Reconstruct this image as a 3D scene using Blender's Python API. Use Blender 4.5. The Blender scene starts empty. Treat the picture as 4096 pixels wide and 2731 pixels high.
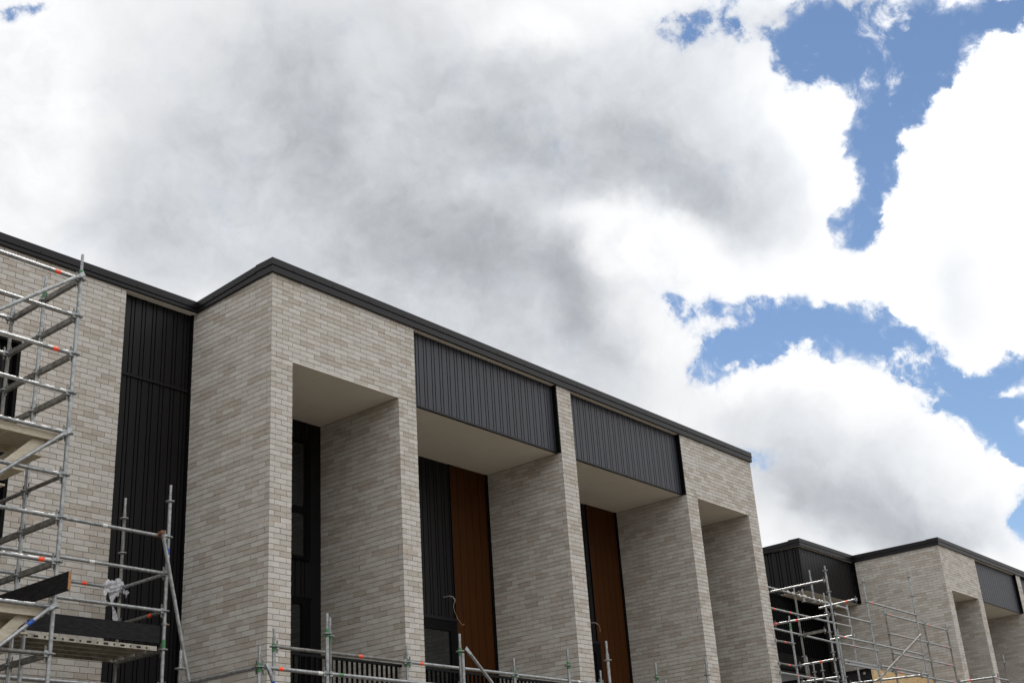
import bpy, math, random
from mathutils import Vector, Matrix
random.seed(7)
sc=bpy.context.scene
C=sc.collection
R=math.radians
# ---------------------------------------------------------------- camera
cam=bpy.data.cameras.new("camera"); camo=bpy.data.objects.new("camera",cam); C.objects.link(camo)
cam.sensor_width=36.0; cam.lens=36.0*4943.2/4096; cam.clip_start=.1; cam.clip_end=5000
rt=Vector((0.63694792,-0.76826247,-0.06379755)); up=Vector((-0.26860295,-0.29873781,0.91575552)); fw=Vector((0.72259933,0.56615237,0.39663800))
m=Matrix((rt,up,-fw)).transposed().to_4x4(); m.translation=Vector((-11.648,-13.92,1.6)); camo.matrix_world=m
sc.camera=camo
# ---------------------------------------------------------------- sky, sun, exposure
SUN_AZ,SUN_EL=50.0,58.0     # azimuth from +X towards +Y
w=bpy.data.worlds.new("World"); sc.world=w; w.use_nodes=True
nt=w.node_tree; nt.nodes.clear(); N=nt.nodes; Lk=nt.links
def nd(t,**k):
    n=N.new(t)
    for a,b in k.items(): setattr(n,a,b)
    return n
def sock(s,v):
    if hasattr(v,'is_linked') or hasattr(v,'node'): Lk.new(v,s)
    else: s.default_value=v
def mth(op,a,b=None,c=None,clamp=False):
    n=nd('ShaderNodeMath',operation=op,use_clamp=clamp)
    sock(n.inputs[0],a)
    if b is not None: sock(n.inputs[1],b)
    if c is not None: sock(n.inputs[2],c)
    return n.outputs[0]
def vmth(op,a,b=None,scale=None):
    n=nd('ShaderNodeVectorMath',operation=op); sock(n.inputs[0],a)
    if b is not None: sock(n.inputs[1],b)
    if scale is not None: sock(n.inputs['Scale'],scale)
    return n.outputs[0] if op!='DOT_PRODUCT' else n.outputs['Value']
def noise(vec,scale,detail=6,rough=.55,dist=0,out='Fac'):
    n=nd('ShaderNodeTexNoise'); sock(n.inputs['Vector'],vec); n.inputs['Scale'].default_value=scale
    n.inputs['Detail'].default_value=detail; n.inputs['Roughness'].default_value=rough; n.inputs['Distortion'].default_value=dist
    return n.outputs[out]
def mrange(v,a,b,c,d,smooth=True):
    n=nd('ShaderNodeMapRange',interpolation_type='SMOOTHSTEP' if smooth else 'LINEAR'); sock(n.inputs[0],v)
    for i,x in enumerate((a,b,c,d)): n.inputs[i+1].default_value=x
    return n.outputs[0]
#SKYTAB0
# cloud gaps and cloud bodies: (azimuth,elevation,tilt,half width,half height,weight),degrees
SKY_GAPS=[(21.59,33.54,-147.0,2.66,2.21,0.644),(21.6,34.5,-166.5,2.61,1.48,0.46),(16.23,31.78,164.4,2.66,1.99,0.46),(16.88,17.18,-126.9,3.85,1.96,0.644),(15.18,17.25,-168.6,1.97,2.71,0.552),(18.96,33.18,-165.2,5.33,2.71,1.0120000000000002),(14.54,33.26,176.5,4.12,2.32,1.0120000000000002),(20.68,34.51,-146.3,3.59,1.69,0.7360000000000001),(17.23,31.25,-144.6,2.11,3.15,1.0120000000000002),(18.5,29.59,-145.7,1.42,2.22,0.7360000000000001),(11.78,33.24,167.0,2.51,1.45,0.644),(10.99,33.76,-160.0,1.29,1.16,0.552),(15.78,31.86,153.9,2.87,1.98,0.7360000000000001),(20.37,25.96,-157.6,1.66,2.54,1.104),(19.54,26.88,-136.8,1.44,1.49,0.552),(18.42,28.99,-166.1,1.74,2.76,0.8280000000000001),(18.87,27.52,-146.3,1.42,2.24,0.7360000000000001),(18.11,28.05,-166.2,1.39,1.76,0.46),(18.98,26.56,-167.1,1.63,2.28,0.322),(27.89,36.76,-160.2,2.33,1.19,0.7360000000000001),(24.66,35.49,-148.7,1.59,1.1,0.6900000000000001),(21.93,36.1,-166.4,7.76,1.47,0.3496),(25.94,22.3,170.4,4.67,2.22,1.0120000000000002),(28.19,21.5,157.4,2.25,1.31,0.8280000000000001),(22.52,22.57,-169.8,4.54,1.94,1.0120000000000002),(19.49,21.35,-148.0,4.2,2.41,1.0120000000000002),(17.76,19.27,-127.0,2.78,1.98,0.92),(16.39,17.67,-121.4,3.42,2.19,0.92),(15.37,18.81,-146.6,2.44,2.22,0.7360000000000001),(26.43,21.87,168.1,2.97,1.57,0.552),(14.92,18.34,-168.0,1.53,2.22,0.552),(17.75,17.53,-137.6,1.6,1.49,0.644),(15.3,15.94,-106.0,1.6,1.18,0.644),(19.22,20.71,-168.9,2.09,2.28,0.36800000000000005),(16.46,13.23,-159.8,1.31,0.98,0.6900000000000001),(16.08,12.51,-170.8,0.87,1.45,0.46),(25.73,19.08,-171.8,1.22,0.88,0.644),(29.64,23.39,-132.4,1.06,0.68,0.46),(63.86,37.28,178.3,1.59,0.47,0.92),(15.38,19.58,160.5,1.81,0.97,0.46),(26.61,16.81,-152.2,1.46,1.04,0.322),(26.9,18.24,-111.4,1.49,0.78,0.276),(24.18,19.16,-171.3,2.8,2.67,-0.9299999999999999),(26.74,19.91,-172.0,3.05,1.45,-0.62),(21.76,18.01,-144.7,3.12,2.03,-0.9299999999999999),(19.66,16.7,-133.6,2.87,1.8,-0.806),(18.45,15.16,-128.1,2.81,1.77,-0.682),(17.3,14.4,-127.7,2.22,0.98,-0.372),(14.04,24.29,-165.3,4.35,5.89,-0.9299999999999999),(12.93,29.97,159.6,2.67,3.3,-0.806),(16.91,26.51,172.9,2.25,3.4,-0.558),(15.68,21.57,-145.9,3.72,2.16,-0.744),(22.6,27.65,-148.4,3.82,3.04,-0.62),(22.09,24.79,-169.0,3.56,1.84,-0.62),(21.9,31.07,-128.0,3.24,2.36,-0.434),(12.0,31.8,155.3,1.23,1.15,-0.372),(24.92,32.98,-168.8,4.01,2.42,-0.372),(15.48,18.35,-168.3,1.82,0.89,-1.984),(15.28,16.41,-158.1,1.08,1.17,-1.8599999999999999),(18.54,20.2,-117.2,2.55,0.88,-0.9299999999999999),(17.55,18.46,-97.2,1.58,0.57,-0.806)]
SKY_BODY=[(16.45,23.29,-87.3,5.69,2.69,0.75),(12.72,27.04,-76.5,4.62,2.07,0.5),(45.81,27.35,-179.6,11.17,5.19,0.9),(45.71,32.89,-170.2,15.0,10.25,1.3),(33.72,32.15,-163.9,11.11,5.13,1.0),(26.77,29.13,-155.4,6.63,3.72,0.9),(39.2,25.14,-156.5,9.68,6.66,1.2),(34.41,21.76,-139.6,6.62,3.42,0.7),(57.14,28.51,174.8,8.93,4.99,0.6),(29.37,34.42,-161.3,9.74,4.43,0.55),(14.41,24.38,-77.1,4.87,2.81,0.25),(22.97,14.67,-156.5,8.05,4.24,1.3),(20.11,12.55,-171.8,4.46,2.06,0.6),(27.31,18.99,-152.1,5.8,2.38,0.4),(24.29,36.15,-167.8,7.9,3.0,0.45),(18.61,35.49,-164.4,7.58,1.65,0.8),(35.69,29.13,-164.9,4.61,1.8,-0.8),(30.86,27.46,-162.7,4.37,1.99,-0.8),(36.47,37.81,-155.8,3.71,1.33,-0.6),(62.45,32.09,-95.8,7.74,4.8,-0.6),(23.97,20.32,-170.9,4.75,1.37,-0.4)]
SKY_STREAK=[(33.82,31.37,-165.9,8.75,2.96,0.95),(26.83,28.74,-150.5,5.68,2.54,0.8),(39.87,35.5,-127.5,5.46,2.95,0.5),(48.03,34.6,-120.6,5.35,2.74,0.6),(43.94,29.72,-158.9,8.76,3.79,0.6),(38.41,26.71,-166.2,8.46,3.42,0.8),(33.57,23.5,-129.1,5.62,2.41,0.6),(53.5,33.0,-112.2,4.92,2.28,0.35),(23.07,14.11,-151.4,5.86,2.31,1.1),(19.6,12.29,-161.3,3.17,1.5,0.6),(42.9,37.87,-118.9,3.41,2.53,0.4),(19.67,35.82,-165.0,5.48,1.1,0.4)]
#SKYTAB1
tc=nd('ShaderNodeTexCoord').outputs['Generated']
d0=vmth('NORMALIZE',tc)
def warp(v,scale,amt,detail):
    return vmth('ADD',v,vmth('SCALE',vmth('SUBTRACT',noise(v,scale,detail,.55,out='Color'),(.5,.5,.5)),scale=amt))
dw=warp(warp(d0,6,.07,2),26,.05,6)
ds=warp(warp(d0,4,.09,4),11,.075,6)
def blobs(tab,vec):
    acc=None
    for az,el,tilt,a,b,wt in tab:
        A,E,T=R(az),R(el),R(tilt)
        dr=Vector((math.cos(A)*math.cos(E),math.sin(A)*math.cos(E),math.sin(E)))
        ea=Vector((-math.sin(A),math.cos(A),0)); u_=dr.cross(ea)
        if u_.z<0: u_=-u_
        e1=ea*math.cos(T)+u_*math.sin(T); e2=dr.cross(e1)
        mm=Matrix((e1,e2,dr)).transposed()
        mp=nd('ShaderNodeMapping',vector_type='TEXTURE'); Lk.new(vec,mp.inputs[0])
        mp.inputs['Location'].default_value=dr; mp.inputs['Rotation'].default_value=mm.to_euler('XYZ')
        mp.inputs['Scale'].default_value=(R(a),R(b),.6)
        g=nd('ShaderNodeTexGradient',gradient_type='SPHERICAL'); Lk.new(mp.outputs[0],g.inputs[0])
        acc=mth('MULTIPLY_ADD',g.outputs['Fac'],wt,acc if acc is not None else 0.0)
    return acc
gap=blobs(SKY_GAPS,dw)
fb=mth('SUBTRACT',noise(warp(d0,20,.035,3),17,12,.63),.5)
fb2=mth('SUBTRACT',noise(d0,9,4,.5),.5)
amp=mrange(gap,-.08,.25,.02,1)
gapn=mth('ADD',gap,mth('MULTIPLY',amp,mth('ADD',mth('MULTIPLY',fb,5.0),mth('MULTIPLY',fb2,.5))))
wisp=mrange(mth('ADD',noise(warp(d0,14,.06,4),15,12,.68),mrange(gapn,.25,1.3,.20,.0)),.555,.74,0,.85)
blue=mth('MULTIPLY',mth('MULTIPLY',mrange(gapn,-.08,.62,0,1),mrange(gapn,.1,1.1,.62,1)),mth('SUBTRACT',1.0,wisp))
bodyf=blobs(SKY_BODY,ds)
strf=blobs(SKY_STREAK,ds)
n1=mth('SUBTRACT',noise(ds,7,9,.58),.5); n2=mth('SUBTRACT',noise(dw,26,8,.6),.5); n3=mth('SUBTRACT',noise(ds,15,6,.55),.5)
body=mrange(mth('ADD',bodyf,mth('ADD',mth('MULTIPLY',n1,1.1),mth('MULTIPLY',n2,.45))),-.12,1.05,0,1)
streak=mrange(mth('ADD',strf,mth('ADD',mth('MULTIPLY',n1,1.5),mth('MULTIPLY',n3,1.8))),-.15,1.25,0,1)
sh3=mth('ADD',mth('MULTIPLY',body,.55),mth('MULTIPLY',mth('MULTIPLY',streak,body),.45))
# clouds away from the sun side are front lit and brighter
back=mrange(vmth('DOT_PRODUCT',d0,(.25,-.95,.15)),-.3,.7,0,1)
lum=mth('ADD',mth('ADD',mth('SUBTRACT',.985,mth('MULTIPLY',sh3,.50)),mth('ADD',mth('MULTIPLY',n1,.26),mth('MULTIPLY',n2,.34))),mth('MULTIPLY',back,.95))
# unseen low sky on that side, dimmed to deepen the shade in the recesses
lum=mth('MULTIPLY',lum,mth('SUBTRACT',1.0,mth('MULTIPLY',mth('MULTIPLY',back,.72),mrange(vmth('DOT_PRODUCT',d0,(0,0,1)),.0,.55,1,0))))
cl=nd('ShaderNodeMix',data_type='RGBA'); Lk.new(sh3,cl.inputs[0]); cl.inputs[6].default_value=(.985,.99,1.0,1); cl.inputs[7].default_value=(.89,.935,1.0,1)
bgc=nd('ShaderNodeBackground'); Lk.new(cl.outputs[2],bgc.inputs[0]); Lk.new(lum,bgc.inputs[1])
st=nd('ShaderNodeTexSky',sky_type='NISHITA'); st.sun_disc=False; st.sun_elevation=R(SUN_EL); st.sun_rotation=R(90-SUN_AZ)
st.air_density=1.0; st.dust_density=0; st.ozone_density=1.6; st.altitude=400
bgs=nd('ShaderNodeBackground'); Lk.new(st.outputs[0],bgs.inputs[0]); bgs.inputs[1].default_value=.115
mx=nd('ShaderNodeMixShader'); Lk.new(blue,mx.inputs[0]); Lk.new(bgc.outputs[0],mx.inputs[1]); Lk.new(bgs.outputs[0],mx.inputs[2])
wo=nd('ShaderNodeOutputWorld'); Lk.new(mx.outputs[0],wo.inputs[0])
w.cycles.sampling_method='MANUAL'; w.cycles.sample_map_resolution=512
sl=bpy.data.lights.new("sun",'SUN'); sl.energy=4.2; sl.angle=R(.6); sl.color=(1,.95,.88)
so=bpy.data.objects.new("sun",sl); C.objects.link(so)
sd=Vector((math.cos(R(SUN_AZ))*math.cos(R(SUN_EL)),math.sin(R(SUN_AZ))*math.cos(R(SUN_EL)),math.sin(R(SUN_EL))))
so.rotation_euler=sd.to_track_quat('Z','Y').to_euler(); so.location=(0,40,60)
sc.view_settings.view_transform='Standard'; sc.view_settings.look='None'; sc.view_settings.gamma=1; sc.view_settings.use_curve_mapping=False
sc.view_settings.exposure=0.0
# ---------------------------------------------------------------- materials
def mat(name,col,rough=.6,metal=0.0,var=0.0,vscale=5,col2=None,bump=0.0,bscale=30,spec=.5,stretch=None):
    m=bpy.data.materials.new(name); m.use_nodes=True; t=m.node_tree; b=t.nodes['Principled BSDF']
    b.inputs['Base Color'].default_value=(*col,1); b.inputs['Roughness'].default_value=rough; b.inputs['Metallic'].default_value=metal
    b.inputs['Specular IOR Level'].default_value=spec
    co=t.nodes.new('ShaderNodeTexCoord').outputs['Object']
    if stretch:
        mp=t.nodes.new('ShaderNodeMapping'); t.links.new(co,mp.inputs[0]); mp.inputs['Scale'].default_value=stretch; co=mp.outputs[0]
    if var or col2:
        n=t.nodes.new('ShaderNodeTexNoise'); n.inputs['Scale'].default_value=vscale; n.inputs['Detail'].default_value=6; n.inputs['Roughness'].default_value=.6
        t.links.new(co,n.inputs['Vector'])
        r=t.nodes.new('ShaderNodeValToRGB'); r.color_ramp.elements[0].position=.33; r.color_ramp.elements[1].position=.67
        c2=col2 or tuple(min(1,c*(1+var)) for c in col)
        c1=col if col2 else tuple(c*(1-var) for c in col)
        r.color_ramp.elements[0].color=(*c1,1); r.color_ramp.elements[1].color=(*c2,1)
        t.links.new(n.outputs['Fac'],r.inputs[0]); t.links.new(r.outputs[0],b.inputs['Base Color'])
    if bump:
        n=t.nodes.new('ShaderNodeTexNoise'); n.inputs['Scale'].default_value=bscale; n.inputs['Detail'].default_value=5
        t.links.new(co,n.inputs['Vector'])
        bp=t.nodes.new('ShaderNodeBump'); bp.inputs['Strength'].default_value=bump; bp.inputs['Distance'].default_value=.01
        t.links.new(n.outputs['Fac'],bp.inputs['Height']); t.links.new(bp.outputs[0],b.inputs['Normal'])
    return m
M={}
def brickmat():
    m=bpy.data.materials.new("rough_brick"); m.use_nodes=True; t=m.node_tree; b=t.nodes['Principled BSDF']; L=t.links
    def n(ty,**k):
        x=t.nodes.new(ty)
        for a,c in k.items(): setattr(x,a,c)
        return x
    geo=n('ShaderNodeNewGeometry'); tcn=n('ShaderNodeTexCoord')
    ramp=n('ShaderNodeValToRGB'); e=ramp.color_ramp.elements
    e[0].position=0; e[0].color=(.392,.352,.303,1); e[1].position=1; e[1].color=(.520,.498,.457,1)
    for p,c in ((.15,(.425,.388,.340,1)),(.32,(.455,.424,.380,1)),(.55,(.480,.455,.415,1)),(.78,(.505,.482,.445,1))):
        x=e.new(p); x.color=c
    L.new(geo.outputs['Random Per Island'],ramp.inputs[0])
    nz=n('ShaderNodeTexNoise'); nz.inputs['Scale'].default_value=3.2; nz.inputs['Detail'].default_value=5; nz.inputs['Roughness'].default_value=.65
    mp=n('ShaderNodeMapping'); mp.inputs['Scale'].default_value=(1,1,1.7); L.new(tcn.outputs['Object'],mp.inputs[0]); L.new(mp.outputs[0],nz.inputs[0])
    r2=n('ShaderNodeMapRange'); r2.inputs[1].default_value=.3; r2.inputs[2].default_value=.7; r2.inputs[3].default_value=.90; r2.inputs[4].default_value=1.08
    L.new(nz.outputs['Fac'],r2.inputs[0])
    hs=n('ShaderNodeHueSaturation'); L.new(ramp.outputs[0],hs.inputs['Color']); L.new(r2.outputs[0],hs.inputs['Value'])
    # fine dark creases in the faces
    vn=n('ShaderNodeTexNoise'); vn.inputs['Scale'].default_value=14; vn.inputs['Detail'].default_value=3; vn.inputs['Distortion'].default_value=1.2; L.new(tcn.outputs['Object'],vn.inputs[0])
    cr=n('ShaderNodeMath',operation='SUBTRACT'); L.new(vn.outputs['Fac'],cr.inputs[0]); cr.inputs[1].default_value=.5
    ab=n('ShaderNodeMath',operation='ABSOLUTE'); L.new(cr.outputs[0],ab.inputs[0])
    r3=n('ShaderNodeMapRange'); r3.inputs[1].default_value=.0; r3.inputs[2].default_value=.018; r3.inputs[3].default_value=.80; r3.inputs[4].default_value=1.0; L.new(ab.outputs[0],r3.inputs[0])
    mu=n('ShaderNodeMix',data_type='RGBA',blend_type='MULTIPLY'); mu.inputs[0].default_value=1; L.new(hs.outputs[0],mu.inputs[6]); L.new(r3.outputs[0],mu.inputs[7])
    L.new(mu.outputs[2],b.inputs['Base Color']); b.inputs['Roughness'].default_value=.9; b.inputs['Specular IOR Level'].default_value=.2
    bp=n('ShaderNodeBump'); bp.inputs['Strength'].default_value=.6; bp.inputs['Distance'].default_value=.006
    bn=n('ShaderNodeTexNoise'); bn.inputs['Scale'].default_value=38; bn.inputs['Detail'].default_value=5; L.new(tcn.outputs['Object'],bn.inputs[0])
    ad=n('ShaderNodeMath',operation='ADD'); L.new(bn.outputs['Fac'],ad.inputs[0]); L.new(r3.outputs[0],ad.inputs[1]); L.new(ad.outputs[0],bp.inputs['Height'])
    L.new(bp.outputs[0],b.inputs['Normal'])
    return m
M['brick']=brickmat()
M['mortar']=mat('mortar',(.33,.29,.245),.95,var=.12,vscale=9)
M['weep']=mat('weep_hole',(.02,.02,.02),.9)
M['dpc']=mat('tan_flashing',(.43,.33,.245),.8,var=.25,vscale=2)
M['charcoal']=mat('charcoal_metal',(.0080,.0066,.0082),.42,.0,var=.16,vscale=1.3,spec=.20)
M['clad']=mat('blue_grey_cladding',(.024,.0255,.034),.42,.0,var=.10,vscale=1.2,spec=.30)
M['clad_dark']=mat('brown_black_shaded_cladding',(.0066,.0060,.0066),.45,.0,var=.15,vscale=1.2,spec=.20)  # brown-black cladding, with the shade of the recesses darkened into its colour
M['black']=mat('black_frame',(.002,.002,.0024),.55,spec=.10)
M['ply']=mat('weathered_ply',(.40,.35,.26),.75,col2=(.56,.51,.41),vscale=6,stretch=(2,8,8))
M['cream']=mat('cream_sheet',(.70,.66,.585),.7,var=.03,vscale=2)
M['joint']=mat('sheet_joint',(.80,.78,.72),.7)
M['timber']=mat('brown_cladding',(.047,.0155,.0030),.6,var=.14,vscale=3,stretch=(6,6,.4),spec=.10)
M['glass']=mat('dark_glass',(.008,.010,.010),.03,spec=.9)
M['steel']=mat('galvanised_steel',(.17,.18,.185),.40,.55,col2=(.36,.37,.37),vscale=16,bump=.25,bscale=60)
M['steel_dark']=mat('dull_galvanised_steel',(.085,.082,.076),.55,.45,col2=(.22,.215,.20),vscale=12,bump=.3,bscale=60)
M['green']=mat('green_paint',(.045,.17,.065),.6,var=.3,vscale=30)
M['orange']=mat('orange_tape',(.85,.075,.02),.5,var=.15,vscale=30)
M['redlabel']=mat('red_label',(.42,.055,.03),.6,col2=(.62,.10,.05),vscale=40)
M['blue']=mat('blue_tape',(.01,.06,.30),.5,var=.3,vscale=30)
M['whitetape_glint']=mat('white_tape_and_glint',(.62,.62,.58),.6,var=.2,vscale=40)  # white of the tape, also the painted glints behind the batten screen
M['alu']=mat('cream_aluminium',(.20,.185,.15),.55,.3,col2=(.42,.39,.32),vscale=9)
M['plank']=mat('black_painted_plank',(.0045,.0045,.006),.7,spec=.15,col2=(.018,.017,.018),vscale=9,stretch=(1,1,4),bump=.4,bscale=25)
M['rawwood']=mat('raw_wood_end',(.30,.15,.06),.8,var=.3,vscale=30)
M['yellow']=mat('laminated_timber',(.38,.245,.10),.65,col2=(.56,.40,.20),vscale=4,stretch=(1.2,1.2,9))
M['rust']=mat('rusty_steel',(.10,.04,.02),.8,.2,col2=(.22,.10,.05),vscale=30)
M['wire']=mat('cable_sheath',(.36,.28,.17),.6,var=.1)
M['conduit']=mat('grey_conduit',(.24,.24,.24),.5)
M['ground']=mat('site_ground',(.07,.058,.044),.95,col2=(.135,.115,.09),vscale=.6,bump=.6,bscale=6)
M['inside']=mat('dim_interior',(.10,.10,.10),.8)
def filmmat():
    m=mat('plastic_film',(.62,.62,.65),.35); t=m.node_tree; b=t.nodes['Principled BSDF']; b.inputs['Alpha'].default_value=.62
    n=t.nodes.new('ShaderNodeTexNoise'); n.inputs['Scale'].default_value=45; n.inputs['Detail'].default_value=4; tcn=t.nodes.new('ShaderNodeTexCoord'); t.links.new(tcn.outputs['Object'],n.inputs[0])
    mr=t.nodes.new('ShaderNodeMapRange'); mr.inputs[1].default_value=.35; mr.inputs[2].default_value=.65; mr.inputs[3].default_value=.35; mr.inputs[4].default_value=.9
    t.links.new(n.outputs['Fac'],mr.inputs[0]); t.links.new(mr.outputs[0],b.inputs['Alpha'])
    bp=t.nodes.new('ShaderNodeBump'); bp.inputs['Strength'].default_value=.8; bp.inputs['Distance'].default_value=.01; t.links.new(n.outputs['Fac'],bp.inputs['Height']); t.links.new(bp.outputs[0],b.inputs['Normal'])
    return m
M['film']=filmmat()
# ---------------------------------------------------------------- mesh helpers
class MB:
    def __init__(s): s.v=[]; s.f=[]; s.m=[]; s.mats=[]
    def mi(s,k):
        if k not in s.mats: s.mats.append(k)
        return s.mats.index(k)
    def add(s,vs,fs,k):
        o=len(s.v); s.v+=[tuple(p) for p in vs]; i=s.mi(k)
        for f in fs: s.f.append(tuple(o+j for j in f)); s.m.append(i)
    def hexa(s,c,k,skip=()):     # c: 8 corners, bottom ring then top ring
        F=[(3,2,1,0),(4,5,6,7),(0,1,5,4),(1,2,6,5),(2,3,7,6),(3,0,4,7)]
        s.add(c,[f for i,f in enumerate(F) if i not in skip],k)
    def box(s,a,b,k,skip=()):
        x0,y0,z0=[min(p,q) for p,q in zip(a,b)]; x1,y1,z1=[max(p,q) for p,q in zip(a,b)]
        s.hexa([(x0,y0,z0),(x1,y0,z0),(x1,y1,z0),(x0,y1,z0),(x0,y0,z1),(x1,y0,z1),(x1,y1,z1),(x0,y1,z1)],k,skip)
    def obox(s,o,u,v,w_,k):      # origin corner and three edge vectors
        o,u,v,w_=map(Vector,(o,u,v,w_))
        if u.cross(v).dot(w_)<0: u,v=v,u
        s.hexa([o,o+u,o+u+v,o+v,o+w_,o+u+w_,o+u+v+w_,o+v+w_],k)
    def tube(s,p,q,r,k,seg=12,caps=True,r2=None):
        p,q=Vector(p),Vector(q); d=(q-p).normalized(); a=d.orthogonal().normalized(); b=d.cross(a); r2=r2 or r
        vs=[p+(a*math.cos(t)+b*math.sin(t))*r for t in [2*math.pi*i/seg for i in range(seg)]]+[q+(a*math.cos(t)+b*math.sin(t))*r2 for t in [2*math.pi*i/seg for i in range(seg)]]
        fs=[(i,(i+1)%seg,seg+(i+1)%seg,seg+i) for i in range(seg)]
        if caps: fs+=[tuple(range(seg-1,-1,-1)),tuple(range(seg,2*seg))]
        s.add(vs,fs,k)
    def path(s,pts,r,k,seg=6):
        for a,b in zip(pts[:-1],pts[1:]): s.tube(a,b,r,k,seg)
    def ring(s,c,r0,r1,h,k,seg=20):
        c=Vector(c); vs=[]
        for z in (0,h):
            for r in (r0,r1):
                vs+=[c+Vector((math.cos(2*math.pi*i/seg)*r,math.sin(2*math.pi*i/seg)*r,z)) for i in range(seg)]
        fs=[]
        for i in range(seg):
            j=(i+1)%seg
            fs+=[(i,j,seg+j,seg+i),(2*seg+i,3*seg+i,3*seg+j,2*seg+j),(seg+i,seg+j,3*seg+j,3*seg+i),(j,i,2*seg+i,2*seg+j)]
        s.add(vs,fs,k)
    def mesh(s,name,smooth=False):
        me=bpy.data.meshes.new(name); me.from_pydata(s.v,[],s.f)
        for k in s.mats: me.materials.append(M[k])
        me.polygons.foreach_set('material_index',s.m)
        if smooth:
            me.polygons.foreach_set('use_smooth',[True]*len(s.f)); me.set_sharp_from_angle(angle=R(40))
        me.update(); return me
    def build(s,name,parent=None,smooth=False,**kw):
        return link(name,s.mesh(name,smooth),parent,**kw)
def link(name,me,parent=None,loc=None,**kw):
    o=bpy.data.objects.new(name,me); C.objects.link(o)
    if parent is not None:
        o.parent=parent
    if loc is not None: o.location=loc
    for k,v in kw.items(): o[k]=v
    return o
def empty(name,label,cat,loc=(0,0,0),group=None):
    o=bpy.data.objects.new(name,None); C.objects.link(o); o['label']=label; o['category']=cat; o.empty_display_size=.3
    if group: o['group']=group
    return o
# ---------------------------------------------------------------- ground
g=MB(); g.add([(-400,-400,0),(500,-400,0),(500,600,0),(-400,600,0)],[(0,1,2,3)],'ground'); g.build('ground',kind='structure')
# ---------------------------------------------------------------- brick walls
ZM,CP=6.67,.0857
def joints(L,row,startB):
    par=(row+startB)%2
    def edge(p): return [.215,.431] if p==0 else [.095,.345,.59]
    E=edge(par)
    if L<.5: return [0,.215,L] if par==0 else [0,.095,L-.095,L]
    if L<1.3:
        n=max(1,round(L/.309)); return [L*i/n for i in range(n+1)] if par==0 else [0]+[L*(i+.5)/n for i in range(n)]+[L]
    a=E[-1]; rem=L-2*a; n=max(1,round(rem/.309))
    return [0]+E[:-1]+[a+rem*i/n for i in range(n+1)]+[L-e for e in reversed(E[:-1])]+[L]
def joints_ret(L,row,startB):
    par=(row+startB)%2; j=[0,.095] if par==0 else [0,.25]
    while j[-1]+.309<L-.06: j.append(j[-1]+.309)
    return j+[L]
def wall(mb,o,u,n,segs,startB=0,ret=False,lo=0,weeps=()):
    """o: corner point at z=0, u: direction along the face, n: outward normal; segs: (u0,u1,z0,z1) runs of brickwork"""
    o,u,n=Vector(o),Vector(u),Vector(n); rg=random.Random(hash((round(o.x,2),round(o.y,2)))&0xffff)
    k0=int((0.02-ZM)//CP)
    for (u0,u1,z0,z1) in segs:
        for k in range(k0,60):
            za=ZM+CP*k; zb=za+CP
            if zb<=z0+.03 or za>=z1-.02: continue
            za=max(za,z0); zt=min(zb,z1)
            J=(joints_ret if ret else joints)(u1-u0,k,startB)
            for i,(a,b) in enumerate(zip(J[:-1],J[1:])):
                ga=0 if i==0 else .004; gb=0 if i==len(J)-2 else .004
                a2,b2=u0+a+ga,u0+b-gb; zz0,zz1=za+.005,zt-.004
                if zz1-zz0<.015: continue
                dpt=.0 + rg.uniform(-.0012,.0012)
                jt=lambda e=.0018: rg.uniform(-e,e)
                def P(uu,zz,dd): 
                    p=o+u*uu+n*dd; return (p.x,p.y,zz)
                fr=[P(a2+(jt() if ga else 0),zz0+jt(),dpt),P(b2+(jt() if gb else jt(.003)),zz0+jt(),dpt),P(b2+(jt() if gb else jt(.003)),zz1+jt(),dpt),P(a2+(jt() if ga else 0),zz1+jt(),dpt)]
                bk=[P(a2,zz0,-.0098),P(b2,zz0,-.0098),P(b2,zz1,-.0098),P(a2,zz1,-.0098)]
                mb.add(fr+bk,[(0,1,2,3),(4,5,1,0),(5,6,2,1),(6,7,3,2),(7,4,0,3)] if u.cross(Vector((0,0,1))).dot(n)>0 else [(3,2,1,0),(0,1,5,4),(1,2,6,5),(2,3,7,6),(3,0,4,7)],'brick')
            if any(zb>zw>=za for zw in weeps):
                for q in J[1:-1][::3]:
                    c=o+u*(u0+q)+n*(-.0085); e=.0055
                    mb.obox(c-u*e+Vector((0,0,za+.004)),u*2*e,n*.0078,Vector((0,0,CP-.008)),'weep')
        if z0<ZM<z1:   # tan damp course line
            c=o+u*u0+n*(-.009)+Vector((0,0,ZM-.004)); mb.obox(c,u*(u1-u0),n*.0105,Vector((0,0,.008)),'dpc')
def cladding(mb,o,u,n,L,z0,z1,first=.1,mod=.21,nar=.075,gw=.019,gd=.035,k='clad',mode='pair'):
    o,u,n=Vector(o),Vector(u),Vector(n); pr=[(0,0)]; x=first
    xs=[]
    while x<L-.02:
        xs.append(x); 
        if mode=='pair' and x+nar<L-.02: xs.append(x+nar)
        x+=mod
    for x in xs: pr+=[(x-gw/2,0),(x-gw/2+.002,-gd),(x+gw/2-.002,-gd),(x+gw/2,0)]
    pr.append((L,0))
    vs=[]
    for z in (z0,z1):
        for a,b in pr:
            p=o+u*a+n*b; vs.append((p.x,p.y,z))
    m_=len(pr); flip=u.cross(Vector((0,0,1))).dot(n)>0
    fs=[(i,i+1,m_+i+1,m_+i) if flip else (m_+i,m_+i+1,i+1,i) for i in range(m_-1)]
    mb.add(vs,fs,k)
    # backing so that the panel has thickness
    p=o-n*(gd+.022); mb.obox((p.x,p.y,z0+.001),u*L,n*.02,Vector((0,0,z1-z0-.002)),k)
X_,Y_,Z_=Vector((1,0,0)),Vector((0,1,0)),Vector((0,0,1))
ZB,ZS,ZT=10.80,9.335,11.015
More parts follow.
